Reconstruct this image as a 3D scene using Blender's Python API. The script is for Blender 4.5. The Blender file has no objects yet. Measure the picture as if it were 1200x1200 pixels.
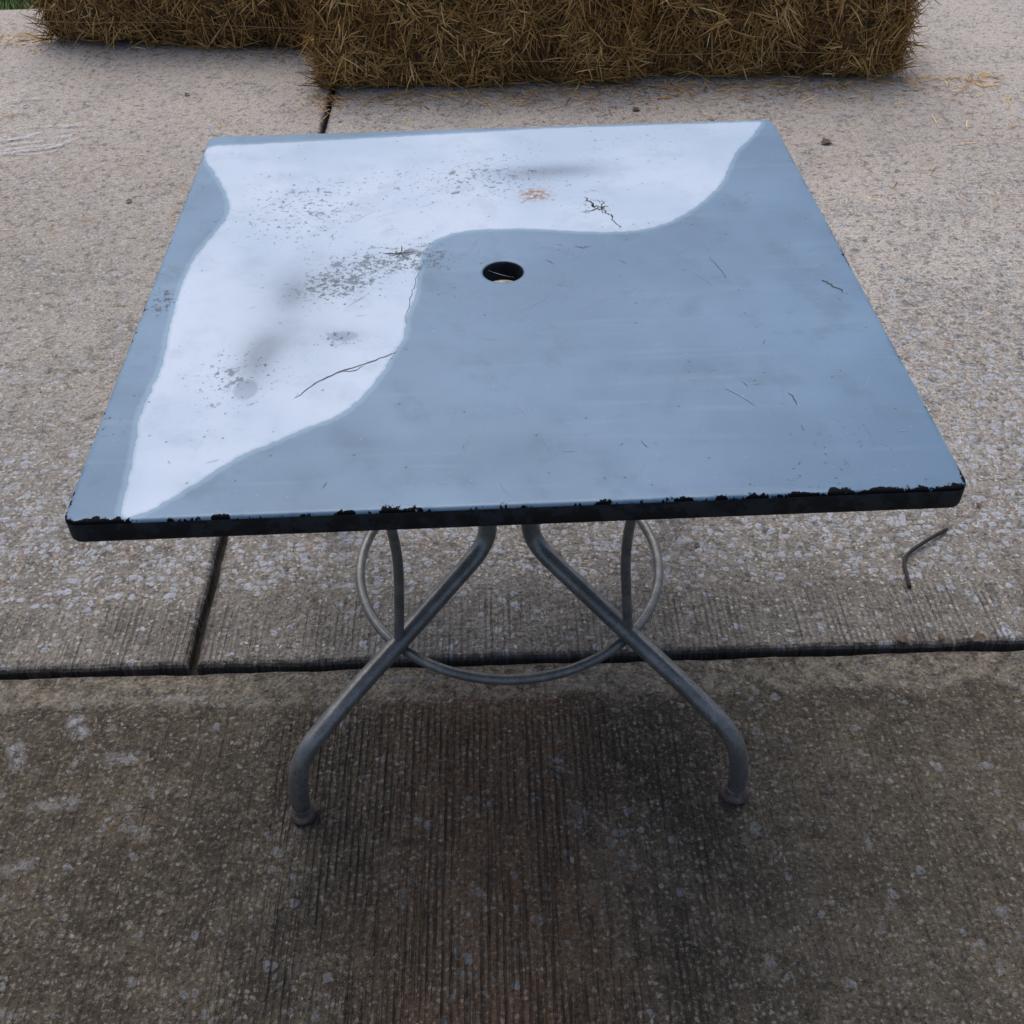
import bpy, math, random
import numpy as np
from mathutils import Vector, Matrix
random.seed(7); rng=np.random.default_rng(12)
scn=bpy.context.scene
scn.view_settings.view_transform='Standard'; scn.view_settings.look='None'; scn.view_settings.exposure=0
H=0.74; S=0.458

# ---------------------------------------------------------------- node helpers
class NT:
    def __init__(s,name,dims='3D'):
        s.m=bpy.data.materials.new(name); s.m.use_nodes=True; s.dims=dims
        s.nt=s.m.node_tree; s.b=s.nt.nodes['Principled BSDF']
    def new(s,t): return s.nt.nodes.new(t)
    def put(s,sock,v):
        if isinstance(v,bpy.types.NodeSocket): s.nt.links.new(v,sock)
        elif v is not None:
            if isinstance(v,(tuple,list)) and len(v)==3 and sock.type=='RGBA': v=(*v,1)
            sock.default_value=v
    def set(s,k,v): s.put(s.b.inputs[k],v)
    def obj(s): return s.new('ShaderNodeTexCoord').outputs['Object']
    def attr(s,n,o='Fac'):
        a=s.new('ShaderNodeAttribute'); a.attribute_name=n; return a.outputs[o]
    def mp(s,v,sc=(1,1,1),loc=(0,0,0)):
        m=s.new('ShaderNodeMapping'); s.put(m.inputs[0],v); m.inputs['Scale'].default_value=sc; m.inputs['Location'].default_value=loc; return m.outputs[0]
    def noise(s,v,sc,det=3,r=.55,dist=0,col=False):
        n=s.new('ShaderNodeTexNoise'); n.noise_dimensions=s.dims; s.put(n.inputs['Vector'],v); n.inputs['Scale'].default_value=sc
        n.inputs['Detail'].default_value=det; n.inputs['Roughness'].default_value=r; n.inputs['Distortion'].default_value=dist
        return n.outputs['Color' if col else 'Fac']
    def vor(s,v,sc,feat='F1',rnd=1.0):
        n=s.new('ShaderNodeTexVoronoi'); n.voronoi_dimensions=s.dims; n.feature=feat; s.put(n.inputs['Vector'],v); n.inputs['Scale'].default_value=sc
        n.inputs['Randomness'].default_value=rnd; return n
    def ma(s,op,a,b=None,c=None,clamp=False):
        n=s.new('ShaderNodeMath'); n.operation=op; n.use_clamp=clamp
        for i,x in enumerate((a,b,c)):
            if x is not None: s.put(n.inputs[i],x)
        return n.outputs[0]
    def ss(s,v,a,b,lo=0.0,hi=1.0):
        n=s.new('ShaderNodeMapRange'); n.interpolation_type='SMOOTHSTEP'; s.put(n.inputs[0],v)
        n.inputs[1].default_value=a;n.inputs[2].default_value=b;n.inputs[3].default_value=lo;n.inputs[4].default_value=hi
        return n.outputs[0]
    def mul(s,*a):
        r=a[0]
        for x in a[1:]: r=s.ma('MULTIPLY',r,x)
        return r
    def mix(s,f,a,b,mode='MIX'):
        n=s.new('ShaderNodeMix'); n.data_type='RGBA'; n.blend_type=mode
        s.put(n.inputs[0],f); s.put(n.inputs[6],a); s.put(n.inputs[7],b); return n.outputs[2]
    def ramp(s,v,stops):
        n=s.new('ShaderNodeValToRGB'); s.put(n.inputs[0],v); e=n.color_ramp.elements
        while len(e)<len(stops): e.new(.5)
        for i,(p,c) in enumerate(stops): e[i].position=p; e[i].color=(*c,1)
        return n.outputs[0]
    def xyz(s,v):
        n=s.new('ShaderNodeSeparateXYZ'); s.put(n.inputs[0],v); return n.outputs
    def bump(s,h,st,dist,nrm=None):
        n=s.new('ShaderNodeBump'); s.put(n.inputs['Height'],h); n.inputs['Strength'].default_value=st; n.inputs['Distance'].default_value=dist
        if nrm is not None: s.put(n.inputs['Normal'],nrm)
        return n.outputs[0]

def mesh_obj(name,verts,faces,mat=None,parent=None,smooth=False,fattrs=None,vattrs=None):
    me=bpy.data.meshes.new(name)
    verts=np.asarray(verts,dtype=np.float32)
    if isinstance(faces,np.ndarray):
        k=faces.shape[1]; me.vertices.add(len(verts)); me.vertices.foreach_set('co',verts.ravel())
        me.loops.add(faces.size); me.loops.foreach_set('vertex_index',faces.ravel().astype(np.int32))
        me.polygons.add(len(faces)); me.polygons.foreach_set('loop_start',np.arange(0,faces.size,k,dtype=np.int32))
        me.polygons.foreach_set('loop_total',np.full(len(faces),k,dtype=np.int32))
        me.update(calc_edges=True); me.validate()
    else:
        me.from_pydata([tuple(v) for v in verts.tolist()],[],faces); me.update()
    if smooth: me.polygons.foreach_set('use_smooth',[True]*len(me.polygons))
    for k,v in (vattrs or {}).items():
        a=me.attributes.new(k,'FLOAT','POINT'); a.data.foreach_set('value',np.asarray(v,dtype=np.float32))
    ob=bpy.data.objects.new(name,me); scn.collection.objects.link(ob)
    if mat: me.materials.append(mat)
    if parent: ob.parent=parent
    return ob

def catmull(P,n=8,closed=False):
    P=np.asarray(P,float); out=[]; L=len(P)
    for i in range(L if closed else L-1):
        if closed: p0,p1,p2,p3=P[(i-1)%L],P[i],P[(i+1)%L],P[(i+2)%L]
        else: p0,p1,p2,p3=P[max(i-1,0)],P[i],P[i+1],P[min(i+2,L-1)]
        for t in np.arange(n)/n:
            out.append(.5*((2*p1)+(-p0+p2)*t+(2*p0-5*p1+4*p2-p3)*t*t+(-p0+3*p1-3*p2+p3)*t**3))
    if not closed: out.append(P[-1])
    return np.array(out)

def tube(name,path,rad,mat,parent,seg=20,closed=False):
    P=np.asarray(path); n=len(P); V=[];F=[]
    up=None
    for i in range(n):
        if closed: t=P[(i+1)%n]-P[i-1]
        else: t=P[min(i+1,n-1)]-P[max(i-1,0)]
        t=t/np.linalg.norm(t)
        if up is None:
            a=np.array([0,0,1.]) if abs(t[2])<.9 else np.array([1.,0,0]); up=a-t*(a@t)
        up=up-t*(up@t); up/=np.linalg.norm(up); s=np.cross(t,up)
        for k in range(seg):
            th=2*math.pi*k/seg; V.append(P[i]+rad*(math.cos(th)*up+math.sin(th)*s))
    for i in range(n if closed else n-1):
        for k in range(seg):
            a=i*seg+k;b=i*seg+(k+1)%seg;c=((i+1)%n)*seg+(k+1)%seg;d=((i+1)%n)*seg+k
            F.append((a,b,c,d))
    if not closed:
        F.append(tuple(range(seg-1,-1,-1))); F.append(tuple((n-1)*seg+k for k in range(seg)))
    return mesh_obj(name,V,F,mat,parent,smooth=True)

def lathe(name,prof,center,mat,parent,seg=32):
    V=[];F=[]
    for r,z in prof:
        for k in range(seg):
            th=2*math.pi*k/seg; V.append((center[0]+r*math.cos(th),center[1]+r*math.sin(th),center[2]+z))
    for i in range(len(prof)-1):
        for k in range(seg):
            a=i*seg+k;b=i*seg+(k+1)%seg; F.append((a,b,b+seg,a+seg))
    F.append(tuple(range(seg-1,-1,-1))); F.append(tuple((len(prof)-1)*seg+k for k in range(seg)))
    return mesh_obj(name,V,F,mat,parent,smooth=True)

# ---------------------------------------------------------------- materials
def mat_top():
    m=NT('table_top_paint','2D'); o=m.obj()
    sdf=m.attr('sdf'); edge=m.attr('edge'); blob=m.attr('blob'); scuf=m.attr('scuf'); front=m.attr('front'); chz=m.attr('chipz')
    wob=m.ma('MULTIPLY',m.ma('SUBTRACT',m.noise(o,55,2,.6),.5),.006)
    s=m.ma('ADD',sdf,wob)
    inside=m.ss(s,-.0008,.0008)
    big=m.noise(o,3.2,3,.6); mid=m.noise(o,14,4,.65)
    streak=m.noise(m.mp(o,(3,40,1)),1.0,2,.6)
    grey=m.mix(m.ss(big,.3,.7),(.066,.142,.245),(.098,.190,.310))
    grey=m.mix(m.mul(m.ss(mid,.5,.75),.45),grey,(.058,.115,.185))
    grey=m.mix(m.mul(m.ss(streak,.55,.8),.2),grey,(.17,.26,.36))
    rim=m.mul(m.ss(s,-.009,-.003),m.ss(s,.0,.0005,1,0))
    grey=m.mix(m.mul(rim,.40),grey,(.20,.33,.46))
    white=m.mix(m.ss(big,.3,.7),(.30,.40,.54),(.39,.48,.61))  # pale area: sky reflected in a water film, painted as base colour
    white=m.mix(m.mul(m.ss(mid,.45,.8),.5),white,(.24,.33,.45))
    white=m.mix(m.mul(blob,.80),white,(.10,.15,.23))  # soft dark reflections within the pale area, put into the colour
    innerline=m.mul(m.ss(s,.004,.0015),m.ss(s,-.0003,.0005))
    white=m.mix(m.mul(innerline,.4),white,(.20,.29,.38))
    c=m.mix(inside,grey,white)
    # irregular flecks / smudges
    sp=m.noise(o,130,4,.72); sp2=m.noise(o,42,5,.72)
    th=m.ma('SUBTRACT',.790,m.mul(scuf,.228))
    spk=m.ss(m.ma('SUBTRACT',sp,th),-.004,.014)
    th2=m.ma('SUBTRACT',.825,m.mul(scuf,.262))
    d2=m.ma('SUBTRACT',sp2,th2)
    spk2=m.mul(m.ss(d2,-.004,.025),.75); halo=m.mul(m.ss(d2,-.09,.03),.30)
    dots=m.mul(m.ss(m.vor(o,21).outputs['Distance'],.040,.026),m.ss(mid,.52,.56))
    d=m.ma('MAXIMUM',spk,m.ma('MAXIMUM',spk2,m.mul(dots,.7)))
    c=m.mix(halo,c,(.10,.145,.21))
    c=m.mix(m.mul(d,.75),c,(.04,.055,.08))
    nick=m.mul(m.ss(sp,.30,.27),.4,m.ma('SUBTRACT',1.0,inside))
    c=m.mix(nick,c,(.24,.34,.45))
    rust=m.mul(m.attr('rust'),m.ss(sp,.38,.54))
    c=m.mix(m.mul(rust,.9),c,(.22,.11,.055))
    # edge chips, and an edge highlight painted into the colour
    chipw=m.ma('ADD',m.mul(m.ma('SUBTRACT',sp2,.55),.030),m.ma('SUBTRACT',m.mul(chz,.0056),.0006))
    chip=m.ss(m.ma('SUBTRACT',edge,chipw),.0004,-.0004)
    hl=m.mul(m.ss(edge,.0048,.003),m.ss(mid,.62,.45),.35)
    c=m.mix(hl,c,(.23,.34,.44))
    c=m.mix(chip,c,(.004,.005,.007))
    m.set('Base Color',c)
    ro=m.mix(inside,(.40,.40,.40),(.36,.36,.36))
    m.set('Roughness',m.ma('ADD',m.ma('ADD',ro,m.mul(m.ma('SUBTRACT',mid,.5),.3)),m.mul(m.ma('ADD',d,chip),.3)))
    m.set('Specular IOR Level',m.ma('SUBTRACT',.45,m.mul(chip,.40)))
    h=m.ma('SUBTRACT',m.mul(inside,.4),m.mul(d,.5))
    m.set('Normal',m.bump(m.ma('ADD',h,m.mul(sp,.3)),.3,.0008))
    return m.m
def mat_skirt():
    m=NT('table_edge_shaded'); o=m.obj()
    n=m.noise(o,40,3,.7)
    m.set('Base Color',m.mix(m.ss(n,.45,.6),(.010,.012,.016),(.026,.032,.040)))  # near-black edge: the building's shade is put into the base colour
    m.set('Roughness',.5); m.set('Specular IOR Level',.3); m.set('Normal',m.bump(n,.3,.001)); return m.m
def mat_steel():
    m=NT('silver_tube_paint'); o=m.obj()
    n=m.noise(o,30,3,.7); f=m.noise(o,250,2,.7); z=m.xyz(o)[2]
    c=m.mix(m.ss(n,.35,.7),(.17,.17,.165),(.27,.27,.265))
    c=m.mix(m.mul(m.ss(f,.58,.66),.6),c,(.07,.065,.058))
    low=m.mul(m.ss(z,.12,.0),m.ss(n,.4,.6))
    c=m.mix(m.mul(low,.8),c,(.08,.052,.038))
    m.set('Base Color',c); m.set('Metallic',.5); m.set('Roughness',m.ma('ADD',.22,m.mul(f,.22)))
    m.set('Normal',m.bump(f,.15,.0006)); return m.m
def mat_simple(name,c,r=.6,var=.4,scale=60):
    m=NT(name); o=m.obj(); n=m.noise(o,scale,2,.65)
    m.set('Base Color',m.mix(m.ss(n,.3,.7),tuple(x*(1-var) for x in c),tuple(min(1,x*(1+var)) for x in c)))
    m.set('Roughness',r); return m.m

def mat_concrete():
    m=NT('weathered_concrete','2D'); o=m.obj(); X=m.xyz(o); u,v=X[0],X[1]
    big=m.noise(o,1.3,3,.6); med=m.noise(o,6,4,.68); sm=m.noise(o,34,4,.75); fi=m.noise(o,150,2,.8)
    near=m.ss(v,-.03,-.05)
    smh=m.ss(sm,.34,.68)
    # --- far slab colour
    far=m.mix(m.ss(big,.3,.7),(.24,.215,.19),(.38,.35,.32))
    far=m.mix(m.mul(m.ss(med,.46,.66),.55),far,(.17,.155,.135))
    far=m.mix(m.mul(smh,.45),far,(.50,.47,.44))
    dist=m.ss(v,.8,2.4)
    far=m.mix(m.mul(dist,.45),far,(.44,.405,.38))  # paler with distance: far end of the porch-shade gradient, painted in
    far=m.mix(m.mul(m.ss(u,-.5,-1.0),m.ss(v,2.2,1.2),.35),far,(.15,.145,.135))
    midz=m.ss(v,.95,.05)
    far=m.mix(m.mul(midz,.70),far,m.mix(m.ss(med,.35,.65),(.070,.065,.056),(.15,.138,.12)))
    # --- near slab colour: dirt tones, with porch shade painted into the albedo
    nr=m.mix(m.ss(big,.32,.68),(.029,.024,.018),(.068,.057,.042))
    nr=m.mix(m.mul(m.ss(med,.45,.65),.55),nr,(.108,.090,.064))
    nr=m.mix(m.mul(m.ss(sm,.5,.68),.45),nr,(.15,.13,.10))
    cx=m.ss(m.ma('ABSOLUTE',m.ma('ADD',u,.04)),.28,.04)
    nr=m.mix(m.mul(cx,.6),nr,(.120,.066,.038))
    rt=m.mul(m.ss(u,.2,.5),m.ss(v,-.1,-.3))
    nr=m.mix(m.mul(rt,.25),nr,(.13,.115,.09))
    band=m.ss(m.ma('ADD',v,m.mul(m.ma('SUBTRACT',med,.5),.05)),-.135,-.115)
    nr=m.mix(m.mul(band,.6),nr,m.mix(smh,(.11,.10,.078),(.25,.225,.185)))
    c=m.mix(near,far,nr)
    # --- aggregate
    wv=m.mix(.018,o,m.noise(o,26,1,.5,col=True),'ADD')
    vo=m.vor(wv,62); vd=vo.outputs['Distance']; cell=m.xyz(vo.outputs['Color'])
    vo2=m.vor(wv,135); cell2=m.xyz(vo2.outputs['Color'])
    zone=m.mul(m.ss(v,.95,.35),m.ss(v,.10,.20))
    zoneR=m.mul(m.ss(u,.35,1.0),m.ss(v,2.0,.5),m.ss(v,.1,.2))
    zmx=m.ma('MAXIMUM',zone,zoneR)
    zn=m.ma('ADD',m.mul(zmx,.55),m.ma('ADD',.15,m.mul(m.ma('SUBTRACT',med,.5),1.4)))
    zn=m.mul(zn,m.ma('SUBTRACT',1.0,m.mul(near,.45)))
    peb=m.mul(m.ss(vd,.50,.38),m.ma('LESS_THAN',cell[0],zn))
    peb2=m.mul(m.ss(vo2.outputs['Distance'],.50,.32),m.ma('LESS_THAN',cell2[0],m.ma('ADD',zn,.17)))
    pc=m.ramp(cell[1],[(0,(.09,.085,.08)),(.3,(.17,.17,.17)),(.5,(.28,.31,.36)),(.8,(.36,.41,.50)),(1,(.24,.18,.13))])
    pc2=m.ramp(cell2[1],[(0,(.05,.045,.04)),(.5,(.20,.20,.195)),(1,(.55,.55,.54))])
    pc=m.mix(m.mul(near,.68),pc,(.070,.060,.048)); pc2=m.mix(m.mul(near,.6),pc2,(.065,.055,.042))
    c=m.mix(m.mul(peb2,.6),c,pc2); c=m.mix(m.mul(peb,.75),c,pc)
    # pits & grain
    c=m.mix(m.mul(m.ss(fi,.57,.69),.75),c,m.mix(.85,c,(.012,.010,.008)))
    c=m.mix(m.mul(m.ss(fi,.42,.30),m.ma('SUBTRACT',.40,m.mul(near,.15))),c,(.45,.43,.40))
    dk=m.ss(sm,.45,.31)
    c=m.mix(m.mul(dk,.70),c,m.mix(.7,c,(.015,.013,.010)))
    # broom grooves (run along v)
    gro=m.ma('SINE',m.ma('ADD',m.mul(u,2*math.pi/.0108),m.mul(med,4)))
    msk=m.noise(m.mp(o,(9,3,1)),1.0,2,.6)
    streak=m.noise(m.mp(o,(140,5,1)),1.0,2,.7)
    gro=m.mul(m.ss(gro,.0,.9),m.ss(msk,.36,.54),m.ss(m.ma('ADD',streak,sm),.80,1.02))
    gz=m.ma('MAXIMUM',m.mul(near,m.ss(v,-.10,-.2),m.ss(m.ma('ABSOLUTE',m.ma('ADD',u,.04)),.42,.18,.30,1.0)),m.mul(m.ss(v,.15,.07),m.ss(v,-.05,-.03),.55))
    grm=m.mul(gro,gz)
    c=m.mix(m.mul(grm,.70),c,m.mix(.85,c,(.008,.006,.005)))
    stm=m.mul(m.ss(streak,.55,.7),gz)
    c=m.mix(m.mul(stm,.5),c,m.mix(.6,c,(.014,.011,.009)))
    jd=m.ss(m.ma('ADD',m.ma('ABSOLUTE',m.ma('ADD',v,.043)),m.mul(m.ma('SUBTRACT',sm,.5),.03)),.026,.006)
    jd2=m.mul(m.ss(m.ma('ADD',m.ma('ABSOLUTE',m.ma('ADD',u,.56)),m.mul(m.ma('SUBTRACT',sm,.5),.03)),.024,.006),m.ma('SUBTRACT',1.0,near))
    c=m.mix(m.mul(m.ma('MAXIMUM',jd,jd2),.7),c,(.03,.027,.024))
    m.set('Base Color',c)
    m.set('Roughness',m.ma('SUBTRACT',.80,m.mul(m.ma('MAXIMUM',peb,peb2),.32)))
    m.set('Specular IOR Level',m.ma('SUBTRACT',.42,m.mul(near,.17)))
    h=m.ma('ADD',m.mul(vd,-.6),m.ma('ADD',m.mul(sm,1.0),m.mul(fi,.5)))
    h=m.ma('SUBTRACT',h,m.mul(m.ma('ADD',stm,grm),.5))
    m.set('Normal',m.bump(h,1.0,.007))
    return m.m

def mat_straw(name,b=1.0):
    m=NT(name); r=m.attr('rnd')
    c=m.ramp(r,[(0,(.07*b,.034*b,.011*b)),(.35,(.27*b,.145*b,.042*b)),(.7,(.52*b,.31*b,.105*b)),(1,(.80*b,.56*b,.26*b))])
    m.set('Base Color',c); m.set('Roughness',.55); m.set('Specular IOR Level',.25); return m.m
def mat_bale():
    m=NT('hay_core'); o=m.obj()
    a=m.noise(m.mp(o,(60,30,14)),1,3,.7); b=m.noise(o,60,3,.7)
    m.set('Base Color',m.ramp(m.ma('MULTIPLY',a,m.ma('ADD',b,.5)),[(.3,(.03,.015,.005)),(.55,(.15,.08,.025)),(.8,(.32,.19,.065))]))
    m.set('Roughness',.9); m.set('Normal',m.bump(m.ma('ADD',a,b),1.0,.03)); return m.m

# ---------------------------------------------------------------- TABLE
table=bpy.data.objects.new('patio_table',None); scn.collection.objects.link(table)
M_top=mat_top(); M_skirt=mat_skirt(); M_steel=mat_steel(); M_under=mat_simple('table_underside',(.05,.055,.06))

def bound(theta,inset,cr=.014):
    s=S-inset; r=max(cr-inset,.001); d=np.stack([np.cos(theta),np.sin(theta)],1)
    lo=np.full(len(theta),.3); hi=np.full(len(theta),.75)
    for _ in range(36):
        mid=(lo+hi)/2; p=np.abs(d*mid[:,None])-(s-r)
        sd=np.linalg.norm(np.maximum(p,0),axis=1)+np.minimum(p.max(1),0)-r
        lo=np.where(sd<0,mid,lo); hi=np.where(sd<0,hi,mid)
    return d*lo[:,None]
NTh,MR=1000,210
th=np.linspace(0,2*math.pi,NTh,endpoint=False)+.0001
hr=.0265; hole=np.stack([np.cos(th),np.sin(th)],1)
rings=[]
for z,rr in ((-.028,hr),(-.003,hr),(-.0008,hr+.0006),(0,hr+.003)): rings.append((hole*rr,z))
B0=bound(th,.0045); Hh=hole*(hr+.003)
ts=np.linspace(0,1,MR)
for t in ts[1:]: rings.append((Hh*(1-t)+B0*t,0))
for ins,z in ((.0025,-.0004),(.0009,-.0014),(0,-.004)): rings.append((bound(th,ins),z))
ntop=len(rings)
for ins,z in ((0,-.016),(0,-.026),(.0012,-.0285),(.006,-.029),(.011,-.028),(.011,-.006)): rings.append((bound(th,ins),z))
rings.append((hole*(hr+.0015),-.006)); rings.append((hole*(hr+.0015),-.028))
V=np.concatenate([np.column_stack([r,np.full(NTh,z+H)]) for r,z in rings])
nr=len(rings); idx=np.arange(NTh); F=[]
for i in range(nr-1):
    a=i*NTh+idx; b=i*NTh+(idx+1)%NTh; F.append(np.stack([a,a+NTh,b+NTh,b],1))
F=np.concatenate(F)
patch=[(-451,417),(-381,441),(-272,443),(-135,456),(-24,461),(102,462),(256,464),(354,463),(432,457),(431,430),(408,386),(380,347),(355,289),(332,233),(297,181),(260,139),(219,109),(176,97),(123,99),(64,110),(5,116),(-49,113),(-84,96),(-104,66),(-110,26),(-113,-29),(-117,-70),(-125,-103),(-126,-147),(-137,-177),(-149,-219),(-165,-255),(-184,-287),(-204,-306),(-231,-321),(-257,-340),(-282,-355),(-303,-371),(-325,-397),(-348,-420),(-369,-441),(-384,-451),(-397,-453),(-402,-439),(-404,-399),(-408,-350),(-415,-290),(-413,-246),(-409,-192),(-414,-129),(-418,-60),(-419,2),(-413,69),(-399,127),(-388,176),(-390,215),(-407,271),(-432,330),(-452,377)]
pp=np.array(patch)/1000.
k=(pp[:,1]>.40); pp[:,1]=np.where(k,np.minimum(pp[:,1],.418+.030*np.clip((pp[:,0]+.45)/.55,0,1)),pp[:,1])
pp=catmull(pp,4,True)
def psdf(P,poly):
    A=poly;Bn=np.roll(poly,-1,0); out=np.full(len(P),1e9); cnt=np.zeros(len(P),bool)
    for a,b in zip(A,Bn):
        ab=b-a; pa=P-a; h=np.clip((pa@ab)/(ab@ab+1e-12),0,1)
        out=np.minimum(out,((pa-h[:,None]*ab)**2).sum(1))
        if a[1]!=b[1]:
            c=((a[1]>P[:,1])!=(b[1]>P[:,1]))&(P[:,0]<(b[0]-a[0])*(P[:,1]-a[1])/(b[1]-a[1])+a[0]); cnt^=c
    return np.where(cnt,1,-1)*np.sqrt(out)
P2=V[:,:2]
sdf=psdf(P2,pp)
edge=S-np.abs(P2).max(1)
front=np.clip((-P2[:,1]-.40)/.05,0,1)
chipz=np.zeros(len(P2))
for x0,w,a in ((-.445,.022,1.3),(-.41,.012,.9),(-.135,.022,.9),(-.105,.008,.7),(-.02,.006,.5),(.09,.008,.5),(.17,.012,.7),(.235,.02,1.0),(.30,.025,.7),(.33,.012,1.0),(.375,.02,.9),(.415,.02,.9),(.45,.01,1.1),(-.30,.006,.4)):
    chipz+=a*np.exp(-.5*((P2[:,0]-x0)/w)**2)*front
chipz+=.1*front+.8*np.exp(-.5*((P2[:,1]-.02)/.03)**2)*(P2[:,0]>.43)+.5*np.exp(-.5*((P2[:,1]+.12)/.02)**2)*(P2[:,0]<-.43)+.5*np.exp(-.5*((P2[:,0]-.1)/.03)**2)*(P2[:,1]>.43)
def gs(x,y,sx,sy,a=1,rotd=0):
    dx=P2[:,0]-x;dy=P2[:,1]-y;c,s=math.cos(math.radians(rotd)),math.sin(math.radians(rotd))
    p=dx*c+dy*s;q=-dx*s+dy*c; return a*np.exp(-.5*((p/sx)**2+(q/sy)**2))
blob=gs(-.272,-.04,.016,.030,.7)+gs(-.299,-.19,.016,.035,.75)+gs(-.285,-.15,.020,.025,.5)+gs(.096,.293,.055,.016,.8)+gs(-.20,-.142,.022,.014,.4)+gs(.04,.28,.04,.02,.35)+gs(-.25,.0,.05,.04,.3)+gs(-.27,-.12,.05,.08,.25)
dd=((P2[:,0]+.304)/.014)**2+((P2[:,1]+.244)/.019)**2; blob+=np.clip((1.15-dd)*2,0,.5)
dd=((P2[:,0]+.20)/.018)**2+((P2[:,1]+.140)/.010)**2; blob+=np.clip((1.15-dd)*2,0,.4)
blob=np.clip(blob,0,1)
scuf=np.clip(gs(-.027,.301,.12,.05,.62)+gs(-.169,.029,.07,.03,.85,35)+gs(-.22,-.04,.05,.04,.70)+gs(-.438,-.045,.016,.03,1.2)+gs(-.348,-.196,.04,.04,.5)+gs(-.20,-.145,.03,.015,.75)+gs(-.448,-.304,.02,.03,.8)+gs(.291,-.433,.04,.03,.6)+gs(.363,-.367,.05,.04,.6)+gs(-.06,-.06,.04,.03,.5)+gs(-.09,.03,.03,.03,.6)+gs(.141,.165,.03,.03,.6)+gs(.245,.389,.15,.04,.5)+gs(-.3,.2,.08,.1,.6)+gs(-.27,-.2,.05,.05,.5)+gs(.02,.22,.1,.05,.45)+gs(-.33,-.3,.04,.06,.45)+gs(-.2,.15,.12,.12,.3),0,1.1)
rust=np.clip(gs(.055,.217,.013,.011,1.8),0,1)
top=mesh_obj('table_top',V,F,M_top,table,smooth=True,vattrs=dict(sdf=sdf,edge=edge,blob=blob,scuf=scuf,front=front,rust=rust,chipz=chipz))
top.data.materials.append(M_skirt); top.data.materials.append(M_under)
mi=np.zeros(len(top.data.polygons),dtype=np.int32); mi[:NTh*2]=1; mi[NTh*(ntop-1):]=1; mi[NTh*(ntop+4):]=2
top.data.polygons.foreach_set('material_index',mi); top.data.update()

def strips(name,lines,mat,z):
    V=[];F=[]
    for P,w in lines:
        P=np.asarray(P,float); n=len(P); b=len(V)
        for i in range(n):
            t=P[min(i+1,n-1)]-P[max(i-1,0)]; t/=np.linalg.norm(t)+1e-9; nn=np.array([-t[1],t[0]])
            ww=w*(.25+.75*math.sin(math.pi*(i+.3)/(n-.4)))*random.uniform(.6,1.2)/2
            V+= [(*(P[i]+nn*ww),z),(*(P[i]-nn*ww),z)]
        for i in range(n-1): F.append((b+2*i,b+2*i+1,b+2*i+3,b+2*i+2))
    return mesh_obj(name,V,F,mat,table)
def jag(P,n=6,j=.0012):
    c=catmull(P,n); return c+rng.normal(0,j,c.shape)
def rnd_line(cx,cy,L,a,curve=.0):
    t=np.linspace(-.5,.5,7)*L; c=math.cos(a);s=math.sin(a); q=curve*L*(1-(2*t/L)**2)
    return np.stack([cx+t*c-q*s,cy+t*s+q*c],1)
dark=[(jag([(-.246,-.264),(-.225,-.238),(-.197,-.214),(-.158,-.194),(-.134,-.178)],6,.0008),.0020),
 (jag([(-.197,-.214),(-.185,-.216),(-.172,-.205)],4,.0008),.0012),
 (jag([(-.110,.03),(-.115,-.02),(-.121,-.059),(-.124,-.119)]),.0009),
 (jag([(.410,-.050),(.416,-.057),(.431,-.080)]),.0035),(jag([(.275,.022),(.290,-.034)]),.0008),(jag([(.312,-.287),(.316,-.311)]),.0014),
 (jag([(.128,.205),(.135,.18),(.143,.172),(.150,.165)],6,.002),.0035),(jag([(.143,.172),(.155,.15),(.160,.135),(.165,.106)],6,.003),.0022),
 (jag([(.118,.16),(.14,.165),(.155,.17)],5,.002),.003),(jag([(.14,.19),(.15,.185),(.148,.15)],5,.002),.002),
 (jag([(.03,.19),(.05,.205),(.06,.22)],5,.001),.0010),(jag([(.10,.06),(.11,.056),(.12,.058)],5,.001),.0014)]
for k in range(9):
    a=k*.7+.2; L=random.uniform(.012,.035); dark.append((jag([(-.136,.057),(-.136+L*math.cos(a),.057+L*.7*math.sin(a))],5,.0012),.0020))
for k in range(20):
    cx,cy=(random.uniform(-.42,.42),random.uniform(-.42,.42)); dark.append((rnd_line(cx,cy,random.uniform(.004,.018),random.uniform(0,3.14),random.uniform(-.1,.1)),random.uniform(.0004,.0008)))
for k in range(12):
    cx,cy=(random.gauss(-.2,.07),random.gauss(.06,.1)); dark.append((rnd_line(cx,cy,random.uniform(.01,.05),random.gauss(1.0,.4),random.uniform(-.05,.05)),random.uniform(.0003,.0005)))
strips('scratches',dark,mat_simple('scratch_dark',(.025,.03,.038),.6,.3),H+.0004)
light=[(rnd_line(random.uniform(-.1,.43),random.uniform(-.44,.1),random.uniform(.008,.05),random.uniform(0,3.14),random.uniform(-.08,.08)),random.uniform(.0003,.0006)) for k in range(50)]
light+=[(rnd_line(.255,-.292,.045,-.9,.05),.0016)]
strips('fine_scratches',light,mat_simple('scratch_light',(.18,.25,.32),.5,.2),H+.0006)

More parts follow.
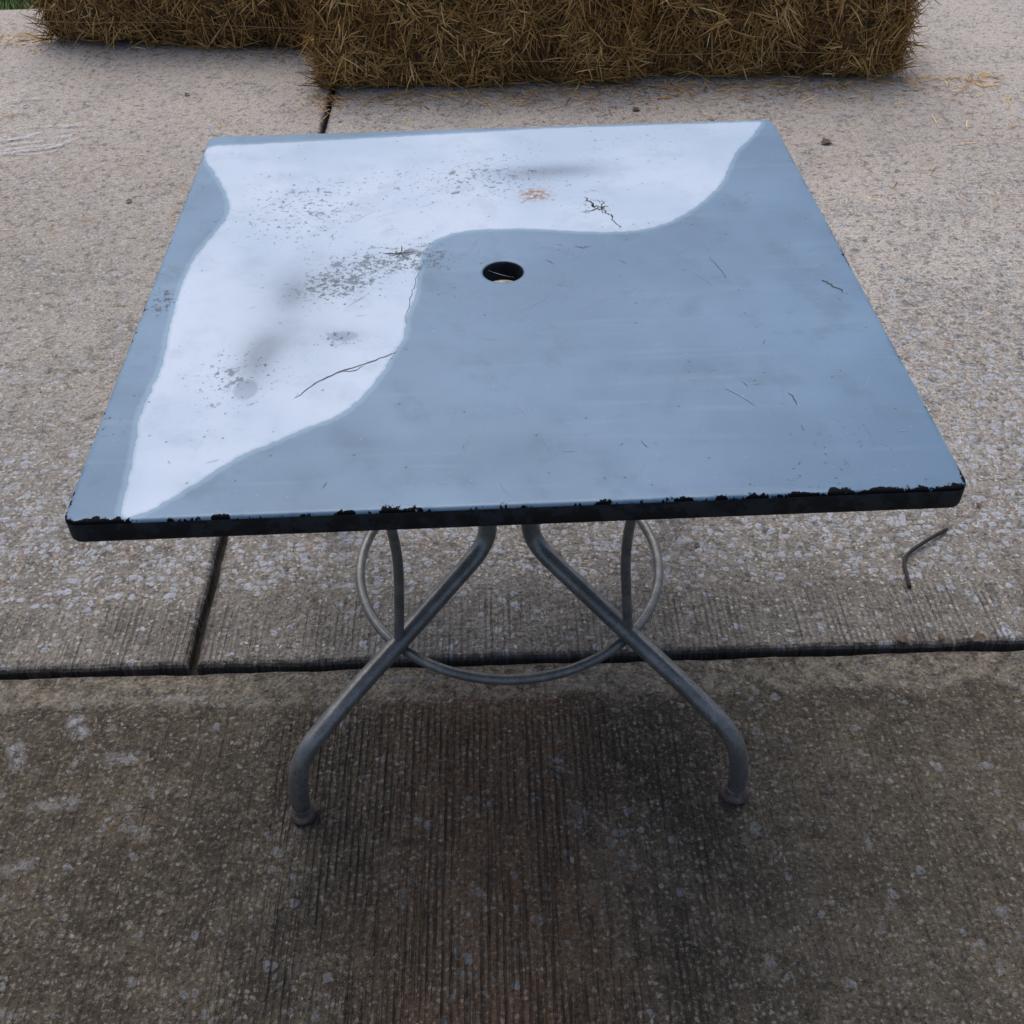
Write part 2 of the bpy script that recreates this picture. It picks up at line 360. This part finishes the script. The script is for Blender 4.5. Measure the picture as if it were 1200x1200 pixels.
LR=.0145
prof=[(.334,.012),(.334,.05),(.330,.090),(.322,.120),(.306,.143),(.285,.157),(.262,.170),(.236,.183),(.178,.209),(.106,.243),(.072,.259),(.050,.272),(.037,.291),(.033,.32),(.033,.40),(.033,.55),(.033,.708)]
prof=catmull(prof,6)
brace=catmull([(.176,.212),(.172,.25),(.168,.30),(.164,.37),(.167,.44),(.178,.52),(.200,.61),(.236,.707)],6)
M_foot=mat_simple('foot_cap_plastic',(.10,.08,.07),.6,.5,90)
i=0
for sx,sy in ((-1,-1),(1,-1),(1,1),(-1,1)):
    i+=1
    tube('leg_%d'%i,[(sx*a,sy*a,z) for a,z in prof],LR,M_steel,table,seg=24)
    tube('brace_%d'%i,[(sx*a,sy*a,z) for a,z in brace],.0075,M_steel,table,seg=16)
    lathe('foot_%d'%i,[(.012,.0),(.0195,.0005),(.0215,.004),(.0215,.010),(.018,.014),(.0165,.0165),(.0165,.024),(.0148,.026)],(sx*.334,sy*.334,.001),M_foot,table)
    q=.246/math.sqrt(2)
    lathe('weld_%d'%i,[(.006,-.010),(.011,-.006),(.012,0),(.011,.006),(.006,.010)],(sx*q,sy*q,.200),M_steel,table,16)
t=np.linspace(0,2*math.pi,96,endpoint=False)
tube('ring',np.stack([.246*np.cos(t),.246*np.sin(t),0*t+.197],1),.0080,M_steel,table,seg=16,closed=True)
def bar(name,a,b,w,h,z):
    a=np.array(a);b=np.array(b);t=(b-a)/np.linalg.norm(b-a);n=np.array([-t[1],t[0]])*w/2
    V=[(*(p+s*n),z+k*h) for k in (0,1) for p,s in ((a,1),(a,-1),(b,-1),(b,1))]
    return mesh_obj(name,V,[(3,2,1,0),(4,5,6,7),(0,1,5,4),(1,2,6,5),(2,3,7,6),(3,0,4,7)],M_steel,table)
bar('crossbar_1',(-.42,-.42),(-.05,-.05),.03,.02,.709);bar('crossbar_2',(.42,-.42),(.05,-.05),.03,.02,.709)
bar('crossbar_3',(.42,.42),(.05,.05),.03,.02,.709);bar('crossbar_4',(-.42,.42),(-.05,.05),.03,.02,.709)

# ---------------------------------------------------------------- PAVEMENT
TH=-0.01734
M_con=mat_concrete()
def slab(u0,u1,v0,v1,V,F):
    nu=max(2,int((u1-u0)/.012)); nv=max(2,int((v1-v0)/.012)); n=2*(nu+nv)
    jj=np.convolve(rng.normal(0,1,n+8),np.ones(6)/6,'same')[:n]*.0030
    b=len(V)
    def ring(d,j):
        a0,a1,b0,b1=u0+d,u1-d,v0+d,v1-d; o=[]
        for k in range(nu): o.append((a0+(a1-a0)*k/nu,b0+(j[k] if k else 0)))
        for k in range(nv): o.append((a1-(j[nu+k] if k else 0),b0+(b1-b0)*k/nv))
        for k in range(nu): o.append((a1-(a1-a0)*k/nu,b1-(j[nu+nv+k] if k else 0)))
        for k in range(nv): o.append((a0+(j[2*nu+nv+k] if k else 0),b1-(b1-b0)*k/nv))
        return o
    for d,s,z in ((.030,0,0),(.009,1,-.0006),(.004,1,-.0035),(.001,1,-.009),(.001,.5,-.10)):
        for p in ring(d,jj*s): V.append((p[0],p[1],z))
    for q in range(4):
        for k in range(n):
            a=b+q*n+k;c2=b+q*n+(k+1)%n; F.append((a,a+n,c2+n,c2))
    F.append(tuple(range(b,b+n)))
V=[];F=[]; g=.0065
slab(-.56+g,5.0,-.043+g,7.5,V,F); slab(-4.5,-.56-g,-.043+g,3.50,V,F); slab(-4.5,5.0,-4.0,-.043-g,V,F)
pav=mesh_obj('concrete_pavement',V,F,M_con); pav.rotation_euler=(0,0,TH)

# ground
gm=NT('soil_and_turf'); o=gm.obj(); X=gm.xyz(o)
n1=gm.noise(o,3,2); n2=gm.noise(o,60,3,.7)
turf=gm.mix(gm.ss(n2,.3,.7),(.02,.045,.012),(.06,.11,.025)); turf=gm.mix(gm.ss(n1,.5,.8),turf,(.09,.10,.04))
soil=gm.mix(gm.ss(n2,.3,.7),(.008,.007,.006),(.03,.025,.02))
ins=gm.mul(gm.ss(gm.ma('ABSOLUTE',X[0]),4.45,4.4),gm.ss(X[1],3.42,3.38),gm.ss(X[1],-4,-3.95))
gm.set('Base Color',gm.mix(ins,turf,soil)); gm.set('Roughness',.95)
mesh_obj('ground',[(-150,-150,-.03),(150,-150,-.03),(150,150,-.03),(-150,150,-.03)],[(0,1,2,3)],gm.m)

def ribbons(name,P,D,L,W,mat,parent=None,bend=.15,N=None,mean=.5,rn=None):
    n=len(P); D=D/np.linalg.norm(D,axis=1,keepdims=True)
    r=rng.normal(0,1,(n,3)) if N is None else N+rng.normal(0,.3,(n,3))
    side=np.cross(D,r); side/=np.linalg.norm(side,axis=1,keepdims=True)+1e-9
    bd=rng.normal(0,bend,(n,3)); V=np.zeros((n,6,3))
    for k,t in enumerate((0,.5,1)):
        c=P+D*(L*t)[:,None]+bd*(L*(t*t))[:,None]
        w=(W*(1 if k<2 else .35)/2)[:,None]
        V[:,2*k]=c-side*w; V[:,2*k+1]=c+side*w
    base=np.arange(n)[:,None]*6
    F=np.concatenate([base+np.array([[0,1,3,2]]),base+np.array([[2,3,5,4]])]).reshape(-1,4)
    rr=rng.normal(mean,.22,n)
    if rn is not None: rr=rr+rn
    rnd=np.repeat(np.clip(rr,0,1),6)
    return mesh_obj(name,V.reshape(-1,3),F,mat,parent,vattrs=dict(rnd=rnd))
M_straw=mat_straw('straw',1.0); M_core=mat_bale(); M_twine=mat_simple('twine',(.30,.20,.09),.8,.3,200)

def bale(cx,cy,ang,Lx,Ly,Lz,nst=11000):
    e=bpy.data.objects.new('hay_bale',None); scn.collection.objects.link(e)
    e.location=(cx,cy,0.002); e.rotation_euler=(0,0,ang)
    import bmesh
    from mathutils import noise as mn
    bm=bmesh.new(); bmesh.ops.create_cube(bm,size=1)
    bmesh.ops.subdivide_edges(bm,edges=bm.edges[:],cuts=26,use_grid_fill=True)
    r=.05; hx,hy,hz=Lx/2,Ly/2,Lz/2
    def disp(p): return mn.noise(Vector((p.x*7+cx,p.y*7,p.z*9)))*.034+mn.noise(Vector((p.x*22,p.y*22,p.z*22)))*.020-.016*abs(math.sin(p.x*math.pi/.11))
    for v in bm.verts:
        p=Vector((v.co.x*Lx,v.co.y*Ly,v.co.z*Lz))
        q=Vector((max(-hx+r,min(hx-r,p.x)),max(-hy+r,min(hy-r,p.y)),max(-hz+r,min(hz-r,p.z))))
        d=p-q
        if d.length>1e-6: p=q+d.normalized()*r
        nn=p.normalized() if d.length<1e-6 else d.normalized()
        p+=nn*disp(p)
        v.co=p+Vector((0,0,hz))
    me=bpy.data.meshes.new('core'); bm.to_mesh(me); bm.free(); me.materials.append(M_core)
    me.polygons.foreach_set('use_smooth',[True]*len(me.polygons))
    ob=bpy.data.objects.new('core',me); scn.collection.objects.link(ob); ob.parent=e
    areas=[Lx*Lz,Lx*Lz,Ly*Lz,Ly*Lz,Lx*Ly]; w=np.array(areas)*np.array([1.6,.4,.9,.9,.6]); w/=w.sum()
    P=[];D=[];Nn=[]
    for f,wf in enumerate(w):
        k=int(nst*wf); a=rng.uniform(-.5,.5,k); b=rng.uniform(0,1,k)
        if f<2:
            s=-1 if f==0 else 1; p=np.stack([a*Lx,np.full(k,s*(hy-.014)),b*Lz],1); nrm=np.array([0,s,0.]); tn=np.array([0,0,1.]); t2=np.array([1.,0,0])
        elif f<4:
            s=-1 if f==2 else 1; p=np.stack([np.full(k,s*(hx-.014)),a*Ly,b*Lz],1); nrm=np.array([s,0.,0]); tn=np.array([0,0,1.]); t2=np.array([0,1.,0])
        else:
            p=np.stack([a*Lx,(b-.5)*Ly,np.full(k,Lz-.014)],1); nrm=np.array([0,0,1.]); tn=np.array([0,1.,0]); t2=np.array([1.,0,0])
        an=rng.normal(0,.8,k)+np.where(rng.random(k)<.5,0,math.pi)
        ph=np.sin(p[:,0]*23+cx*5)+np.sin(p[:,2]*31+p[:,1]*19); an=an+.6*ph
        d=np.cos(an)[:,None]*tn+np.sin(an)[:,None]*t2+nrm*np.abs(rng.normal(0,.30,k))[:,None]
        P.append(p+nrm*rng.uniform(-.014,.014,k)[:,None]);D.append(d);Nn.append(np.tile(nrm,(k,1)))
    P=np.concatenate(P);D=np.concatenate(D);Nn=np.concatenate(Nn); n=len(P)
    dv=np.array([disp(Vector((x,y,z-hz))) for x,y,z in P]); P=P+Nn*(dv+.004)[:,None]
    L=rng.uniform(.02,.10,n); W=rng.uniform(.0018,.0050,n)
    D=D/np.linalg.norm(D,axis=1,keepdims=True)
    tip=P[:,2]+D[:,2]*L; D[:,2]=np.where(tip<.004,np.abs(D[:,2])*.3,D[:,2]); P[:,2]=np.maximum(P[:,2],.003)
    ribbons('straw',P,D,L,W,M_straw,e,.12,Nn,rn=dv*8)
    for k,yy in enumerate((-.11,.11)):
        zz=hz+yy
        path=catmull([(-hx,-hy-.004,zz),(0,-hy-.002,zz+.004),(hx,-hy-.004,zz),(hx+.004,0,zz),(hx,hy+.004,zz),(0,hy,zz),(-hx,hy+.004,zz),(-hx-.004,0,zz)],5,True)
        tube('twine_%d'%k,path,.0016,M_twine,e,6,True)
    return e
def bale_front(x0,y0,x1,y1,Ly,Lz,**k):
    L=math.hypot(x1-x0,y1-y0);a=math.atan2(y1-y0,x1-x0); cx=(x0+x1)/2-math.sin(a)*Ly/2; cy=(y0+y1)/2+math.cos(a)*Ly/2
    return bale(cx,cy,a,L,Ly,Lz,**k)
bale_front(-.565,2.545,.525,2.515,.44,.40,nst=15500)
bale_front(.570,2.570,1.475,2.500,.44,.40,nst=13500)
bale_front(-1.66,3.095,-.60,2.925,.44,.40,nst=11000)

# loose straw
k=1400; x=rng.uniform(-1.9,1.8,k); y=2.52-np.abs(rng.normal(0,.08,k)); y=np.where(x<-.6,y+.50-.16*(x+.6),y)
far=rng.random(k)<.12; x=np.where(far,rng.uniform(-1.6,1.9,k),x); y=np.where(far,rng.uniform(1.5,2.5,k),y)
a=rng.uniform(0,6.28,k)
ribbons('loose_straw',np.stack([x,y,np.full(k,.003)],1),np.stack([np.cos(a),np.sin(a),rng.uniform(0,.12,k)],1),rng.uniform(.015,.08,k),rng.uniform(.002,.0038,k),M_straw,None,.08,np.tile([0,0,1.],(k,1)),mean=.6)
# grass
k=9000; x=rng.uniform(-3.6,-.62,k); y=rng.uniform(3.56,4.6,k)
gmm=NT('grass_blade'); gmm.set('Base Color',gmm.ramp(gmm.attr('rnd'),[(0,(.02,.05,.01)),(.6,(.06,.13,.02)),(1,(.16,.22,.06))])); gmm.set('Roughness',.5)
ribbons('grass',np.stack([x,y,np.full(k,-.03)],1),np.stack([rng.normal(0,.35,k),rng.normal(0,.35,k),np.ones(k)],1),rng.uniform(.04,.11,k),rng.uniform(.002,.005,k),gmm.m,None,.3)

# small leaves
M_leaf=mat_simple('dry_leaf_brown',(.07,.045,.028),.7,.4,80)
def leaf(x,y,s,a):
    n=9;V=[];F=[]
    for i in range(n):
        t=i/(n-1); w=.38*math.sin(math.pi*t)**.8*(1+.25*math.sin(t*17)) if 0<t<1 else .01
        zz=.12*math.sin(math.pi*t)
        V+=[((t-.5)*s,-w*s,zz*s+.25*w*s+.003),((t-.5)*s,0,zz*s+.003),((t-.5)*s,w*s,zz*s+.3*w*s+.003)]
    for i in range(n-1):
        b=3*i; F+=[(b,b+3,b+4,b+1),(b+1,b+4,b+5,b+2)]
    o=mesh_obj('dry_leaf',V,F,M_leaf,smooth=True); o.location=(x,y,0); o.rotation_euler=(0,0,a)
for x,y,s,a in ((1.084,2.0,.040,.4),(-1.02,2.55,.022,1),(.826,-.045,.028,.2),(.69,-.04,.022,2.6),(.76,-.036,.016,1.1),(.10,.21,.016,2),(-1.05,1.75,.02,0),(.52,2.30,.03,.5),(.37,.22,.012,.5),(-.42,.2,.01,.3),(.95,.3,.014,1.3)): leaf(x,y,s,a)
# twig
tube('twig',catmull([(.742,.084,.005),(.746,.118,.007),(.752,.150,.007),(.770,.172,.008),(.815,.202,.010),(.862,.232,.006)],4),.0036,mat_simple('bark',(.014,.012,.011),.8),None,8)

# chalk marks (thin dusty sheets on the concrete)
cm=NT('chalk_dust','2D'); o=cm.obj(); f=cm.attr('fade')
n=cm.noise(o,60,4,.8); n2=cm.noise(o,9,2,.6); cm.set('Base Color',(.55,.58,.66)); cm.set('Roughness',.9)
cm.set('Alpha',cm.mul(cm.ss(n,.36,.64),f,cm.ss(n2,.30,.58,.35,1.0)))
def chalk(segs):
    V=[];F=[];A=[]
    for q,(P,w,al) in enumerate(segs):
        P=catmull(P,8); n=len(P); b=len(V); m=5
        for i in range(n):
            t=P[min(i+1,n-1)]-P[max(i-1,0)]; t/=np.linalg.norm(t); nn=np.array([-t[1],t[0]])
            e=min(1,min(i,n-1-i)/(n*.25))
            for k in range(m):
                s=(k-(m-1)/2)/((m-1)/2); V.append((*(P[i]+nn*s*w/2),.0035+.0002*q)); A.append(al*e*(1-abs(s))**.6)
        for i in range(n-1):
            for k in range(m-1):
                a=b+i*m+k; F.append((a,a+1,a+m+1,a+m))
    ob=mesh_obj('chalk_marks',V,F,cm.m,vattrs=dict(fade=A))
segs=[([(-.825,-.17),(-.812,-.20),(-.80,-.235)],.036,.42),([(-.745,-.125),(-.722,-.155),(-.712,-.18)],.04,.38),([(-.77,-.305),(-.73,-.300),(-.68,-.297)],.034,.28),([(-.67,-.212),(-.63,-.218),(-.60,-.212)],.034,.30),([(-.80,-.41),(-.75,-.405),(-.72,-.40)],.034,.28),([(-.70,-.205),(-.715,-.23)],.018,.22),([(-.62,-.11),(-.58,-.10),(-.53,-.105)],.024,.22)]
cr=np.random.default_rng(3)
for k in range(10):
    y0=2.29-.026*k+cr.normal(0,.010); e=cr.normal(0,.012,3)
    segs.append(([(-1.68,y0-.05),(-1.52+e[0],y0-.02+.006*k+e[1]),(-1.37,y0+.012+.008*k+e[2]),(-1.21-.015*k+e[0],2.31-.010*k+e[1])],cr.uniform(.010,.024),cr.uniform(.45,.85)))
segs+=[([(-1.7,2.52),(-1.5,2.55),(-1.35,2.53)],.03,.3),([(-1.62,2.62),(-1.5,2.68)],.02,.3),([(-.95,1.95),(-.9,2.0)],.03,.2)]
chalk(segs)

# ---------------------------------------------------------------- CAMERA
cam=bpy.data.cameras.new('camera'); co=bpy.data.objects.new('camera',cam); scn.collection.objects.link(co); scn.camera=co
R=Vector((0.99895752,-0.04375171,-0.01302567));U=Vector((0.03918843,0.675571,0.73625274));Fw=Vector((0.02341255,0.73599566,-0.67658128))
M=Matrix((( R.x,U.x,-Fw.x,-0.03406),(R.y,U.y,-Fw.y,-1.26286),(R.z,U.z,-Fw.z,1.47072),(0,0,0,1)))
co.matrix_world=M; cam.sensor_width=36; cam.lens=36*1268.4/1200; cam.clip_start=.02; cam.clip_end=1000

# ---------------------------------------------------------------- LIGHT
el,az=math.radians(64),math.radians(-12)
sd=Vector((math.sin(az)*math.cos(el),math.cos(az)*math.cos(el),math.sin(el)))
sl=bpy.data.lights.new('sun','SUN'); so=bpy.data.objects.new('sun',sl); scn.collection.objects.link(so)
sl.energy=1.5; sl.angle=math.radians(70); sl.color=(1,.94,.86); so.rotation_euler=sd.to_track_quat('Z','Y').to_euler(); so.location=(0,0,6)
w=bpy.data.worlds.new('World'); scn.world=w; w.use_nodes=True; nt=w.node_tree
sky=nt.nodes.new('ShaderNodeTexSky'); sky.sky_type='NISHITA'; sky.sun_disc=False; sky.sun_elevation=el; sky.sun_rotation=az
sky.dust_density=5.0; sky.air_density=1.0
nt.links.new(sky.outputs[0],nt.nodes['Background'].inputs[0]); nt.nodes['Background'].inputs[1].default_value=.15
